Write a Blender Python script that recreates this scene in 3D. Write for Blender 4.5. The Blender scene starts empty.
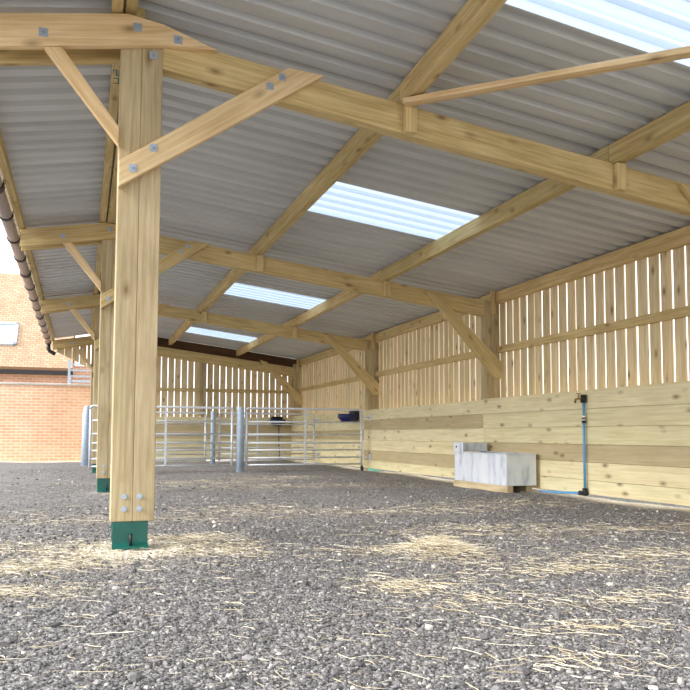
import bpy, math, random
import numpy as np
from mathutils import Vector, Matrix, noise

random.seed(7)
rng = np.random.default_rng(11)
scene = bpy.context.scene
COL = scene.collection

# ------------------------------------------------------------------ dimensions
CAM_H = 0.661
YR = [4.666, 9.295, 13.924, 19.40]          # front faces of the four frames
XP, PW = 0.165, 0.248                       # open-side posts
XB = 5.17                                   # inner face of the retaining boards
XW = 5.445                                  # outer side of the wall posts
SL = -0.1214
APEX = 0.22
def zraf(x): return 3.1285 + SL * (x - XP)          # top of the rafters
PH = 0.17                                           # purlin height
def zsheet(x, y=0): return zraf(x) + PH
def drop(y): return .02 + .0088 * (y - 4.67)
def zarm(x, y=4.67): return 3.162 + 0.18 * x - drop(y)                # top of the canopy arms
PA = 0.09
def zcan(x, y=4.67): return zarm(x, y) + PA

# ------------------------------------------------------------------ mesh builder
class MB:
    def __init__(s):
        s.v = []; s.f = []; s.gc = []; s.t = []; s.mi = []; s.sm = []
    def _off(s):
        return (random.uniform(0, 60), random.uniform(0, 9), random.uniform(0, 9))
    def raw(s, vs, fs, gcs=None, tint=None, mi=0, smooth=False):
        b = len(s.v); s.v += [tuple(p) for p in vs]
        s.gc += [tuple(g) for g in (gcs or vs)]
        t = random.random() if tint is None else tint
        for f in fs:
            s.f.append(tuple(b + i for i in f)); s.t.append(t); s.mi.append(mi); s.sm.append(smooth)
    def bar(s, p0, p1, w, h, side=None, tint=None, mi=0, off=None):
        """box along p0-p1; w along 'side', h along the third axis"""
        p0 = Vector(p0); p1 = Vector(p1); d = p1 - p0; L = d.length; d.normalize()
        if side is None: side = (1, 0, 0) if abs(d.x) < 0.7 else (0, 1, 0)
        side = Vector(side); side = (side - d * side.dot(d)).normalized()
        up = d.cross(side).normalized()
        o = off or s._off(); vs = []; g = []
        for a in (0, L):
            for b in (-w / 2, w / 2):
                for c in (-h / 2, h / 2):
                    vs.append(p0 + d * a + side * b + up * c); g.append((a + o[0], b + o[1], c + o[2]))
        s.raw(vs, [(0, 1, 3, 2), (4, 6, 7, 5), (0, 4, 5, 1), (2, 3, 7, 6), (0, 2, 6, 4), (1, 5, 7, 3)], g, tint, mi)
    def box(s, a, b, axis=0, tint=None, mi=0):
        """axis-aligned box, grain along 'axis'"""
        o = s._off(); vs = []; g = []
        ax = [axis] + [k for k in range(3) if k != axis]
        for x in (a[0], b[0]):
            for y in (a[1], b[1]):
                for z in (a[2], b[2]):
                    p = (x, y, z); vs.append(p); g.append(tuple(p[ax[k]] - a[ax[k]] + o[k] for k in range(3)))
        s.raw(vs, [(0, 1, 3, 2), (4, 6, 7, 5), (0, 4, 5, 1), (2, 3, 7, 6), (0, 2, 6, 4), (1, 5, 7, 3)], g, tint, mi)
    def prism(s, poly, ext, grain=None, tint=None, mi=0):
        poly = [Vector(p) for p in poly]; ext = Vector(ext); n = len(poly)
        d = Vector(grain).normalized() if grain else (poly[1] - poly[0]).normalized()
        e = ext.normalized(); o = s._off()
        if abs(d.dot(e)) > .9:
            e = (poly[1] - poly[0]); e = (e - d * e.dot(d)).normalized()
        c = d.cross(e).normalized()
        vs = poly + [p + ext for p in poly]
        g = [((p - poly[0]).dot(d) + o[0], (p - poly[0]).dot(c) + o[1], (p - poly[0]).dot(e) + o[2]) for p in vs]
        fs = [tuple(range(n - 1, -1, -1)), tuple(range(n, 2 * n))] + [(i, (i + 1) % n, n + (i + 1) % n, n + i) for i in range(n)]
        s.raw(vs, fs, g, tint, mi)
    def tube(s, pts, r, seg=12, mi=0, tint=None, caps=True):
        pts = [Vector(p) for p in pts]; n = len(pts)
        if not isinstance(r, (list, tuple)): r = [r] * n
        vs = []; fs = []; prev = None
        for i, p in enumerate(pts):
            t = (pts[min(i + 1, n - 1)] - pts[max(i - 1, 0)]).normalized()
            if prev is None:
                a = Vector((0, 0, 1)) if abs(t.z) < .9 else Vector((1, 0, 0))
                a = (a - t * a.dot(t)).normalized()
            else:
                a = (prev - t * prev.dot(t)).normalized()
            prev = a; b = t.cross(a)
            for k in range(seg):
                q = 2 * math.pi * k / seg
                vs.append(p + (a * math.cos(q) + b * math.sin(q)) * r[i])
        for i in range(n - 1):
            for k in range(seg):
                fs.append((i * seg + k, i * seg + (k + 1) % seg, (i + 1) * seg + (k + 1) % seg, (i + 1) * seg + k))
        t = random.random() if tint is None else tint
        s.raw(vs, fs, None, t, mi, True)
        if caps:
            b0 = len(s.v) - len(vs)
            for f in (tuple(range(seg - 1, -1, -1)), tuple((n - 1) * seg + k for k in range(seg))):
                s.f.append(tuple(b0 + i for i in f)); s.t.append(t); s.mi.append(mi); s.sm.append(False)
    def build(s, name, mats, parent=None, bevel=0.0, solid=0.0):
        me = bpy.data.meshes.new(name)
        me.from_pydata(s.v, [], s.f)
        at = me.attributes.new('gc', 'FLOAT_VECTOR', 'POINT'); at.data.foreach_set('vector', [c for g in s.gc for c in g])
        at = me.attributes.new('tint', 'FLOAT', 'FACE'); at.data.foreach_set('value', s.t)
        if not isinstance(mats, (list, tuple)): mats = [mats]
        for m in mats: me.materials.append(m)
        me.polygons.foreach_set('material_index', s.mi)
        me.polygons.foreach_set('use_smooth', s.sm)
        me.update()
        o = bpy.data.objects.new(name, me); COL.objects.link(o)
        if parent:
            o.parent = parent; o.matrix_parent_inverse = parent.matrix_basis.inverted()
        if bevel:
            m = o.modifiers.new('edge', 'BEVEL'); m.width = bevel; m.segments = 1; m.limit_method = 'ANGLE'
        if solid:
            m = o.modifiers.new('thickness', 'SOLIDIFY'); m.thickness = solid; m.offset = 1
        return o

def tag(o, label=None, cat=None, group=None, kind=None):
    if label: o['label'] = label
    if cat: o['category'] = cat
    if group: o['group'] = group
    if kind: o['kind'] = kind
    return o
def empty(name, loc, label, cat, group=None):
    o = bpy.data.objects.new(name, None); COL.objects.link(o); o.location = loc
    o.empty_display_size = 0.1
    return tag(o, label, cat, group)

# ------------------------------------------------------------------ materials
def lin(r, g, b):
    f = lambda c: ((c / 255 + .055) / 1.055) ** 2.4 if c > 10 else c / 255 / 12.92
    return (f(r), f(g), f(b), 1)
class NT:
    def __init__(s, name):
        s.m = bpy.data.materials.new(name); s.m.use_nodes = True; s.nt = s.m.node_tree
        s.b = s.nt.nodes['Principled BSDF']; s.out = s.nt.nodes['Material Output']
    def n(s, t, **kw):
        x = s.nt.nodes.new(t)
        for k, v in kw.items(): setattr(x, k, v)
        return x
    def l(s, a, b): s.nt.links.new(a, b)
    def ramp(s, fac, stops):
        r = s.n('ShaderNodeValToRGB'); e = r.color_ramp.elements
        while len(e) > 1: e.remove(e[-1])
        e[0].position = stops[0][0]; e[0].color = stops[0][1]
        for p, c in stops[1:]:
            q = e.new(p); q.color = c
        s.l(fac, r.inputs[0]); return r.outputs[0]
    def mix(s, fac, a, b, blend='MIX'):
        m = s.n('ShaderNodeMix', data_type='RGBA', blend_type=blend)
        for src, i in ((fac, 0), (a, 6), (b, 7)):
            if hasattr(src, 'is_output'): s.l(src, m.inputs[i])
            else: m.inputs[i].default_value = src
        return m.outputs[2]
    def noise(s, vec, scale, detail=4, rough=.55, dist=0):
        x = s.n('ShaderNodeTexNoise'); x.inputs['Scale'].default_value = scale; x.inputs['Detail'].default_value = detail
        x.inputs['Roughness'].default_value = rough; x.inputs['Distortion'].default_value = dist
        s.l(vec, x.inputs['Vector']); return x.outputs['Fac']
    def scale(s, vec, sc):
        m = s.n('ShaderNodeVectorMath', operation='MULTIPLY'); s.l(vec, m.inputs[0]); m.inputs[1].default_value = sc; return m.outputs[0]
    def attr(s, nm):
        return s.n('ShaderNodeAttribute', attribute_name=nm)
    def math(s, op, a, b=None, clamp=False):
        m = s.n('ShaderNodeMath', operation=op, use_clamp=clamp)
        for src, i in ((a, 0), (b, 1)):
            if src is None: continue
            if hasattr(src, 'is_output'): s.l(src, m.inputs[i])
            else: m.inputs[i].default_value = src
        return m.outputs[0]
    def bump(s, h, strength=.3, dist=.01):
        b = s.n('ShaderNodeBump'); b.inputs['Strength'].default_value = strength; b.inputs['Distance'].default_value = dist
        s.l(h, b.inputs['Height']); s.l(b.outputs[0], s.b.inputs['Normal'])

def wood(name, light, dark, knot=(110, 78, 40), rough=.75, knots=1.0, var=.35, grey=None):
    w = NT(name); g = w.attr('gc').outputs['Vector']; t = w.attr('tint').outputs['Fac']
    fine = w.noise(w.scale(g, (1.2, 30, 30)), 2.2, 5, .6, .3)
    rings = w.noise(w.scale(g, (.55, 11, 11)), 2.0, 3, .5, 1.3)
    blot = w.noise(w.scale(g, (1.5, 5, 5)), 1.3, 3)
    c = w.ramp(w.math('ADD', w.math('MULTIPLY', fine, .5), w.math('MULTIPLY', rings, .5)), [(.36, lin(*dark)), (.60, lin(*light))])
    v = w.ramp(blot, [(.3, (1 - var * .45, 1 - var * .48, 1 - var * .55, 1)), (.65, (1.0, 1.0, 1.0, 1))])
    c = w.mix(1, c, v, 'MULTIPLY')
    tv = w.ramp(t, [(0, (.84, .82, .74, 1)), (.35, (.97, .94, .86, 1)), (.7, (1.03, 1.0, .97, 1)), (1, (1.06, .98, .9, 1))])
    c = w.mix(.9, c, tv, 'MULTIPLY')
    if grey:                                     # boards with tint > 0.97 are the weathered grey-green ones
        c = w.mix(w.math('GREATER_THAN', t, .985), c, w.mix(1, c, lin(*grey), 'MULTIPLY'))
    # knots, a few per metre, with a soft halo
    vo = w.n('ShaderNodeTexVoronoi'); vo.inputs['Scale'].default_value = 1; vo.inputs['Randomness'].default_value = 1
    w.l(w.scale(g, (3.2, 7, 7)), vo.inputs['Vector'])
    k = w.ramp(vo.outputs['Distance'], [(.04, (1, 1, 1, 1)), (.12, (.45, .45, .45, 1)), (.24, (0, 0, 0, 1))])
    kk = w.math('MULTIPLY', k, w.math('MULTIPLY', w.math('GREATER_THAN', w.n('ShaderNodeSeparateColor').outputs[0], .2), 1.0))
    sc = [n for n in w.nt.nodes if n.type == 'SEPARATE_COLOR'][0]; w.l(vo.outputs['Color'], sc.inputs[0])
    c = w.mix(w.math('MULTIPLY', kk, .75 * knots), c, lin(*knot))
    w.l(c, w.b.inputs['Base Color']); w.b.inputs['Roughness'].default_value = rough
    w.b.inputs['Specular IOR Level'].default_value = .25
    w.bump(fine, .25, .004)
    return w.m

def plain(name, rgb, rough=.5, metal=0, nscale=None, amt=.15, spec=.5):
    w = NT(name)
    if nscale:
        tc = w.n('ShaderNodeTexCoord').outputs['Object']
        f = w.noise(tc, nscale, 4)
        c = lin(*rgb); d = tuple(x * (1 - amt * 2) for x in c[:3]) + (1,); e = tuple(min(1, x * (1 + amt)) for x in c[:3]) + (1,)
        w.l(w.ramp(f, [(.35, d), (.65, e)]), w.b.inputs['Base Color'])
    else:
        w.b.inputs['Base Color'].default_value = lin(*rgb)
    w.b.inputs['Roughness'].default_value = rough; w.b.inputs['Metallic'].default_value = metal
    w.b.inputs['Specular IOR Level'].default_value = spec
    return w.m

M = {}
M['frame'] = wood('treated_frame_timber', (222, 202, 154), (188, 164, 112), knots=1.0)
M['post'] = wood('treated_post_timber', (206, 191, 159), (176, 158, 124), knots=1.0, var=.6)
M['new'] = wood('fresh_brace_timber', (238, 215, 176), (214, 184, 136), knots=.9)
M['board'] = wood('retaining_board_timber', (240, 232, 196), (220, 209, 168), knots=1.1, var=.2, grey=(212, 208, 205))
M['slat'] = wood('slat_timber', (236, 220, 186), (208, 188, 150), knots=1.2, var=.35)
M['dark'] = wood('gap_darkening_timber', (105, 78, 58), (72, 52, 38))  # dark tone put in for the dim gap above the rear rafter
M['galv'] = plain('galvanised_steel', (224, 229, 235), .45, .2, 30, .06)
M['galvpole'] = plain('galvanised_pole', (184, 202, 222), .5, .1, 14, .05)
M['bolt'] = plain('zinc_bolt', (178, 190, 205), .4, .55)
M['green'] = plain('green_painted_steel', (20, 90, 80), .45, 0, 9, .08)
M['black'] = plain('black_plastic', (22, 22, 26), .45)
M['blue'] = plain('blue_water_pipe', (92, 160, 214), .4)
M['navy'] = plain('navy_plastic', (24, 34, 92), .4)
M['brass'] = plain('brass', (170, 130, 60), .35, .8)
M['white'] = plain('white_plastic', (235, 235, 235), .5)
M['teal'] = plain('teal_cloth', (120, 205, 185), .8)
M['gutter'] = plain('gutter_brown', (158, 142, 134), .35)
M['ink'] = plain('teal_stamp_ink', (58, 120, 118), .8)

# ribbed roof sheeting, underside
w = NT('roof_sheet_metal'); tc = w.n('ShaderNodeTexCoord').outputs['Object']
f = w.noise(w.scale(tc, (.5, 2.5, 1)), 1.4, 4)
w.l(w.ramp(f, [(.3, lin(188, 190, 192)), (.7, lin(208, 210, 212))]), w.b.inputs['Base Color'])
w.b.inputs['Roughness'].default_value = .5; w.b.inputs['Metallic'].default_value = .1
M['sheet'] = w.m
# translucent rooflight
w = NT('translucent_rooflight'); tr = w.n('ShaderNodeBsdfTranslucent'); tr.inputs[0].default_value = (.60, .655, .72, 1)
tp = w.n('ShaderNodeBsdfTransparent'); tp.inputs[0].default_value = (.55, .60, .68, 1)
ms = w.n('ShaderNodeMixShader'); tc = w.n('ShaderNodeTexCoord').outputs['Object']
f = w.noise(w.scale(tc, (3, 9, 1)), 2.5, 4)
w.l(w.math('ADD', w.math('MULTIPLY', f, .3), .05), ms.inputs[0]); w.l(tr.outputs[0], ms.inputs[1]); w.l(tp.outputs[0], ms.inputs[2])
w.l(ms.outputs[0], w.out.inputs[0]); M['rooflight'] = w.m
# trough: spangled galvanised sheet with vertical smears
w = NT('galvanised_trough_sheet'); tc = w.n('ShaderNodeTexCoord').outputs['Object']
f = w.noise(w.scale(tc, (7, 7, 2.2)), 1.3, 5); g2 = w.noise(tc, 40, 3)
c = w.ramp(f, [(.30, lin(178, 188, 204)), (.46, lin(220, 228, 240)), (.7, lin(236, 241, 248))])
w.l(c, w.b.inputs['Base Color']); w.b.inputs['Metallic'].default_value = .35; w.b.inputs['Roughness'].default_value = .45
M['trough'] = w.m
# brick
def brick(name, c1, c2, mortar, bw=.22, bh=.075, ms=.012, scale=1.0, nvar=.5, off=.5):
    w = NT(name); g = w.attr('gc').outputs['Vector']
    b = w.n('ShaderNodeTexBrick'); b.offset = off
    b.inputs['Scale'].default_value = scale; b.inputs['Brick Width'].default_value = bw; b.inputs['Row Height'].default_value = bh
    b.inputs['Mortar Size'].default_value = ms; b.inputs['Color1'].default_value = lin(*c1); b.inputs['Color2'].default_value = lin(*c2)
    b.inputs['Mortar'].default_value = lin(*mortar); w.l(g, b.inputs['Vector'])
    f = w.noise(g, 1.2, 5, .65)
    c = w.mix(nvar, b.outputs['Color'], w.ramp(f, [(.35, (.72, .66, .58, 1)), (.7, (1.05, 1.05, 1.05, 1))]), 'MULTIPLY')
    w.l(c, w.b.inputs['Base Color']); w.b.inputs['Roughness'].default_value = .9; w.b.inputs['Specular IOR Level'].default_value = .1
    w.bump(b.outputs['Fac'], .3, .01)
    return w.m
M['brick'] = brick('orange_garden_brick', (240, 198, 166), (232, 178, 144), (240, 220, 196))
M['brick2'] = brick('pink_house_brick', (208, 166, 146), (190, 142, 122), (205, 188, 170))
M['tile'] = brick('brown_roof_tile', (196, 168, 142), (178, 148, 122), (146, 122, 102), .17, .10, .010, off=.5)
M['stone'] = plain('pale_coping', (205, 196, 186), .9, 0, 3, .1)

# ground: crushed asphalt planings
w = NT('dark_planings_ground'); tc = w.n('ShaderNodeTexCoord').outputs['Object']
vo = w.n('ShaderNodeTexVoronoi'); vo.inputs['Scale'].default_value = 110; w.l(tc, vo.inputs['Vector'])
vo2 = w.n('ShaderNodeTexVoronoi'); vo2.inputs['Scale'].default_value = 40; w.l(tc, vo2.inputs['Vector'])
sp = w.n('ShaderNodeSeparateColor'); w.l(vo.outputs['Color'], sp.inputs[0])
sp2 = w.n('ShaderNodeSeparateColor'); w.l(vo2.outputs['Color'], sp2.inputs[0])
mixv = w.math('ADD', w.math('MULTIPLY', sp.outputs[0], .6), w.math('MULTIPLY', sp2.outputs[0], .4))
c = w.ramp(mixv, [(.1, lin(90, 88, 88)), (.5, lin(128, 125, 125)), (.85, lin(168, 164, 162)), (.97, lin(210, 204, 196))])
big = w.noise(tc, .55, 4)
c = w.mix(.5, c, w.ramp(big, [(.35, (.8, .8, .8, 1)), (.65, (1.12, 1.1, 1.06, 1))]), 'MULTIPLY')
st = w.attr('straw').outputs['Fac']; fib = w.noise(w.scale(tc, (30, 60, 30)), 1.5, 4, .7, 1.0)
sf = w.math('MULTIPLY', st, w.ramp(fib, [(.42, (0, 0, 0, 1)), (.58, (1, 1, 1, 1))]), True)
c = w.mix(sf, c, lin(200, 184, 150))
pale = w.attr('pale').outputs['Fac']
pf = w.math('MULTIPLY', pale, w.ramp(w.noise(tc, 24, 3), [(.30, (.35, .35, .35, 1)), (.5, (1, 1, 1, 1))]), True)
c = w.mix(pf, c, lin(232, 220, 200))
w.l(c, w.b.inputs['Base Color']); w.b.inputs['Roughness'].default_value = .9; w.b.inputs['Specular IOR Level'].default_value = .2
h = w.math('ADD', w.math('MULTIPLY', vo.outputs['Distance'], -.4), w.math('MULTIPLY', vo2.outputs['Distance'], -.8))
w.bump(h, .9, .02)
M['ground'] = w.m
w = NT('planings_chips'); t = w.attr('tint').outputs['Fac']; tc = w.n('ShaderNodeTexCoord').outputs['Object']
c = w.ramp(t, [(0, lin(80, 78, 79)), (.4, lin(118, 115, 116)), (.8, lin(158, 154, 153)), (.94, lin(196, 190, 182)), (1, lin(232, 224, 212))])
c = w.mix(.4, c, w.ramp(w.noise(tc, 160, 2), [(.35, (.6, .6, .6, 1)), (.65, (1.2, 1.2, 1.2, 1))]), 'MULTIPLY')
w.l(c, w.b.inputs['Base Color']); w.b.inputs['Roughness'].default_value = .85; w.b.inputs['Specular IOR Level'].default_value = .25
M['chips'] = w.m
w = NT('dry_straw'); t = w.attr('tint').outputs['Fac']
w.l(w.ramp(t, [(0, lin(176, 158, 124)), (.5, lin(208, 194, 164)), (1, lin(232, 224, 206))]), w.b.inputs['Base Color'])
w.b.inputs['Roughness'].default_value = .7; M['straw'] = w.m

# ------------------------------------------------------------------ ground
STRAW = [  # x, y, rx, ry, strength
    (1.93, 4.02, .20, .26, 1.0), (1.72, 4.10, .35, .12, .45), (1.35, 3.15, .18, .18, .6), (1.50, 2.75, .2, .12, .3), (1.62, 2.25, .22, .08, .3), (1.35, 1.95, .15, .08, .2),
    (.62, 4.95, .30, .22, .8), (.05, 4.55, .40, .30, .55), (-.35, 4.2, .6, .25, .8), (-.45, 3.5, .45, .16, .8), (-.75, 4.9, .8, .3, .5), (.75, 4.45, .3, .35, .6),
    (.30, 6.3, .9, .25, .35), (1.4, 6.8, .5, .4, .3), (2.6, 6.2, 1.2, .3, .3), (1.2, 10.8, 1.2, .5, .35), (2.6, 9.6, 1.5, .4, .3), (2.9, 11.6, .9, .5, .35),
    (2.35, 3.3, .6, .15, .35), (2.0, 2.6, .3, .10, .25), (2.6, 2.5, .35, .2, .3), (2.9, 3.6, .7, .2, .35), (3.4, 4.6, 1.2, .3, .35), (2.6, 4.9, .7, .2, .35), (-1.5, 6.5, 1.4, .8, .3), (3.9, 6.6, .8, .4, .25), (2.3, 2.0, .3, .15, .2)]
def straw_at(x, y):
    s = np.zeros_like(x)
    for a, b, rx, ry, k in STRAW:
        s = np.maximum(s, k * np.exp(-((x - a) / rx) ** 2 - ((y - b) / ry) ** 2))
    return s
def pale_at(x, y):
    s = np.exp(-((x - (XP + .13)) / .27) ** 2 - ((y - YR[0] + .02) / .36) ** 2) * 1.15
    s = np.maximum(s, .6 * np.exp(-((x - .3) / .2) ** 2 - ((y - YR[1]) / .3) ** 2))
    s = np.maximum(s, np.clip((x - 5.03) / .05, 0, 1) * (y < 19.9) * (x < 5.25) * 1.0)     # pale strip at foot of boards
    s = np.maximum(s, np.clip((x - 5.55) / .2, 0, 1))
    s = np.maximum(s, np.clip((y - 19.7) / .3, 0, 1))
    return np.clip(s, 0, 1)
def height_at(x, y):
    z = .012 * np.sin(x * 2.1 + .5 * np.sin(y * 1.3)) * np.sin(y * 1.7 + x * .6)
    z += .006 * np.sin(x * 7.3 + y * 3.1) * np.sin(y * 6.1 - x * 2.0)
    near_post = np.exp(-((x - .29) / .4) ** 2 - ((y - 4.7) / .4) ** 2)
    z = z * (1 - near_post)
    z += .035 * np.exp(-((x - 1.93) / .15) ** 2 - ((y - 4.02) / .18) ** 2)
    z += .012 * np.clip((x - 5.0) / .15, 0, 1) * (x < 5.6)
    return z - .006
def axis(parts):
    out = [parts[0][0]]
    for a, b, d in parts:
        n = max(1, int(round((b - a) / d))); out += list(a + (b - a) * np.arange(1, n + 1) / n)
    return np.array(out)
gx = axis([(-30, -6, 2), (-6, -1.6, .2), (-1.6, 3.2, .022), (3.2, 6, .06), (6, 12, .5), (12, 40, 3)])
gy = axis([(-12, -1, 1), (-1, 1.2, .2), (1.2, 5.4, .022), (5.4, 10, .06), (10, 22, .2), (22, 60, 3)])
GX, GY = np.meshgrid(gx, gy); nx, ny = len(gx), len(gy)
Xf = GX.ravel(); Yf = GY.ravel(); Zf = height_at(Xf, Yf)
fine = (Xf > -1.7) & (Xf < 4.5) & (Yf > 1.1) & (Yf < 8)
lump = np.array([noise.noise(Vector((x * 22, y * 22, 0))) + .7 * noise.noise(Vector((x * 48, y * 48, 3.))) if q else 0 for x, y, q in zip(Xf, Yf, fine)])
Zf = Zf + lump * .005
co = np.stack([Xf, Yf, Zf], 1)
idx = (np.arange(ny - 1)[:, None] * nx + np.arange(nx - 1)[None]).ravel()
quads = np.stack([idx, idx + 1, idx + nx + 1, idx + nx], 1)
def npmesh(name, co, faces, mat, attrs=(), smooth=False):
    me = bpy.data.meshes.new(name); nf, k = faces.shape
    me.vertices.add(len(co)); me.vertices.foreach_set('co', co.astype(np.float32).ravel())
    me.loops.add(nf * k); me.loops.foreach_set('vertex_index', faces.astype(np.int32).ravel())
    me.polygons.add(nf); me.polygons.foreach_set('loop_start', np.arange(0, nf * k, k, dtype=np.int32))
    me.update(calc_edges=True)
    for nm, dom, arr in attrs:
        a = me.attributes.new(nm, 'FLOAT', dom); a.data.foreach_set('value', arr.astype(np.float32))
    me.polygons.foreach_set('use_smooth', np.full(nf, smooth))
    me.materials.append(mat); me.validate(); me.update()
    o = bpy.data.objects.new(name, me); COL.objects.link(o); return o
g = npmesh('floor', co, quads, M['ground'], [('straw', 'POINT', straw_at(Xf, Yf)), ('pale', 'POINT', pale_at(Xf, Yf))], True)
tag(g, 'dark grey crushed planings ground with straw litter', kind='structure')

# loose chips
ico_v = []; ph = (1 + 5 ** .5) / 2
for a, b in ((1, ph), (-1, ph), (1, -ph), (-1, -ph)): ico_v += [(a, b, 0)]
ico_v = [(-1, ph, 0), (1, ph, 0), (-1, -ph, 0), (1, -ph, 0), (0, -1, ph), (0, 1, ph), (0, -1, -ph), (0, 1, -ph), (ph, 0, -1), (ph, 0, 1), (-ph, 0, -1), (-ph, 0, 1)]
ico_f = np.array([(0, 11, 5), (0, 5, 1), (0, 1, 7), (0, 7, 10), (0, 10, 11), (1, 5, 9), (5, 11, 4), (11, 10, 2), (10, 7, 6), (7, 1, 8), (3, 9, 4), (3, 4, 2), (3, 2, 6), (3, 6, 8), (3, 8, 9), (4, 9, 5), (2, 4, 11), (6, 2, 10), (8, 6, 7), (9, 8, 1)])
ico_v = np.array(ico_v) / 1.9
def clear(x, y):
    k = ~((x > 4.64) & (y > 7.8) & (y < 9.3))
    for py_ in YR: k &= ~((x > XP - .03) & (x < XP + PW + .03) & (y > py_ - .09) & (y < py_ + .18))
    for a, b in ((2.685, 13.65), (2.72, 16.9), (.085, 17.3)): k &= (x - a) ** 2 + (y - b) ** 2 > .015
    return k
def chips(n, xr, yr, smin, smax, power=1.0):
    r = rng.random(n); y = yr[0] * (yr[1] / yr[0]) ** (r ** power); 
    x = -0.12 * y - .25 + rng.random(n) * ((.86 + .12) * y + .5)       # inside the widening field of view
    ok = (x < xr[1]) & (x > xr[0]) & clear(x, y); x = x[ok]; y = y[ok]; n = len(x)
    z = height_at(x, y)
    s = smin + (smax - smin) * rng.random(n) ** 2.2
    V = ico_v[None] * (1 + .45 * (rng.random((n, 12, 1)) - .5)) * s[:, None, None] * (.6 + .8 * rng.random((n, 1, 3)))
    V = V * np.array([1, 1, .75])
    a = rng.random(n) * 6.28; c, q = np.cos(a)[:, None], np.sin(a)[:, None]
    X = V[:, :, 0] * c - V[:, :, 1] * q; Y = V[:, :, 0] * q + V[:, :, 1] * c
    V = np.stack([X + x[:, None], Y + y[:, None], V[:, :, 2] + (z + s * .35)[:, None]], 2)
    t = np.clip(rng.beta(2, 2.2, n), 0, .93); t[rng.random(n) < .012] = 1.0; t[rng.random(n) < .85 * (pale_at(x, y) > .35)] = 1.0
    return V.reshape(-1, 3), (ico_f[None] + (np.arange(n) * 12)[:, None, None]).reshape(-1, 3), np.repeat(t, 20)
v1, f1, t1 = chips(46000, (-1.5, 4.95), (1.45, 7.5), .0025, .0088)
v2, f2, t2 = chips(5000, (-3, 4.9), (4, 16), .006, .016)
v3, f3, t3 = chips(350, (-1.5, 4.9), (1.5, 8), .010, .020)
V = np.concatenate([v1, v2, v3]); F = np.concatenate([f1, f2 + len(v1), f3 + len(v1) + len(v2)]); T = np.concatenate([t1, t2, t3])
o = npmesh('gravel_chips', V, F, M['chips'], [('tint', 'FACE', T)])
tag(o, 'loose dark grey asphalt chips scattered over the whole yard ground', 'gravel', kind='stuff')

# straw
def straw(n, patch):
    if patch:
        ks = np.array([p[4] * (p[2] * p[3]) ** .5 / (1 + .12 * p[1]) for p in STRAW]); ks *= np.array([2.2 if i == 0 else 1.0 for i in range(len(STRAW))]); ks /= ks.sum()
        w_ = rng.choice(len(STRAW), n, p=ks); S = np.array(STRAW)[w_]
        x = S[:, 0] + rng.normal(0, .62, n) * S[:, 2]; y = S[:, 1] + rng.normal(0, .62, n) * S[:, 3]
    else:
        y = 1.45 * (13 / 1.45) ** rng.random(n); x = -.12 * y - .2 + rng.random(n) * (.98 * y + .3)
    ok = (x < 4.95) & clear(x, y); x = x[ok]; y = y[ok]; n = len(x)
    L = .02 + .10 * rng.random(n) ** 1.8; L[rng.random(n) < .05] *= 1.8
    W = .0006 + .0008 * rng.random(n); a = rng.normal(0.0, 1.25, n) + .1
    cur = rng.normal(0, .7, n); z = height_at(x, y) + .010 + .010 * rng.random(n)
    heap = np.exp(-((x - 1.93) / .17) ** 2 - ((y - 4.02) / .2) ** 2); z = z + heap * rng.random(n) * .05
    K = 4; P = np.zeros((n, K + 1, 3)); P[:, 0] = np.stack([x, y, z], 1)
    for k in range(K):
        th = a + cur * (k / K); dz = rng.normal(0, .16, n)
        P[:, k + 1] = P[:, k] + np.stack([np.cos(th), np.sin(th), dz * .4], 1) * (L / K)[:, None]
    d = np.stack([-np.sin(a), np.cos(a), 0 * a], 1)[:, None] * W[:, None, None]; up = np.array([0, 0, 1])[None, None] * W[:, None, None] * 1.4
    R = np.stack([P - d, P + d, P + up], 2).reshape(n, -1, 3)            # triangular section
    fs = []
    for k in range(K):
        for q in range(3):
            b, c = k * 3 + q, k * 3 + (q + 1) % 3; fs.append((b, c, c + 3, b + 3))
    fs = np.array(fs); m = (K + 1) * 3
    F = (fs[None] + (np.arange(n) * m)[:, None, None]).reshape(-1, 4)
    return R.reshape(-1, 3), F, np.repeat(rng.random(n), len(fs))
a_, b_, c_ = straw(8000, True); d_, e_, f_ = straw(1300, False)
o = npmesh('straw_litter', np.concatenate([a_, d_]), np.concatenate([b_, e_ + len(a_)]), M['straw'], [('tint', 'FACE', np.concatenate([c_, f_]))])
tag(o, 'pale dry straw strewn in wisps and small heaps over the dark ground', 'straw', kind='stuff')

# ------------------------------------------------------------------ roof sheets
def prof(y0, y1):
    """breakpoints of the ribbed profile: ribs rise every 0.2 m"""
    pts = []; k = math.floor((y0 - .07) / .2) - 1
    while True:
        c = .07 + .2 * k; k += 1
        for dy, h in ((-.050, 0), (-.030, .036), (.030, .036), (.050, 0)): pts.append((c + dy, h))
        if c > y1 + .2: break
    def hh(y):
        for (a, ha), (b, hb) in zip(pts, pts[1:]):
            if a <= y <= b: return ha + (hb - ha) * (y - a) / (b - a)
        return 0
    return [(y0, hh(y0))] + [p for p in pts if y0 + 1e-4 < p[0] < y1 - 1e-4] + [(y1, hh(y1))]
def sheet(mb, x0, x1, y0, y1, zf, lift=0):
    P = prof(y0, y1); vs = []; fs = []
    for (y, h) in P:
        vs += [(x0, y, zf(x0, y) + h + lift), (x1, y, zf(x1, y) + h + lift)]
    for i in range(len(P) - 1): fs.append((2 * i, 2 * i + 2, 2 * i + 3, 2 * i + 1))
    mb.raw(vs, fs, None, .5)
Y0, Y1 = -0.9, YR[3] + .32
SKY = [(2.60, 3.60), (6.73, 7.73), (11.85, 12.87), (17.05, 17.97)]
SX = (2.06, 3.775)
m = MB()
sheet(m, -.80, APEX, Y0, Y1, zcan)
edges = [Y0] + [e for s_ in SKY for e in s_] + [Y1]
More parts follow.
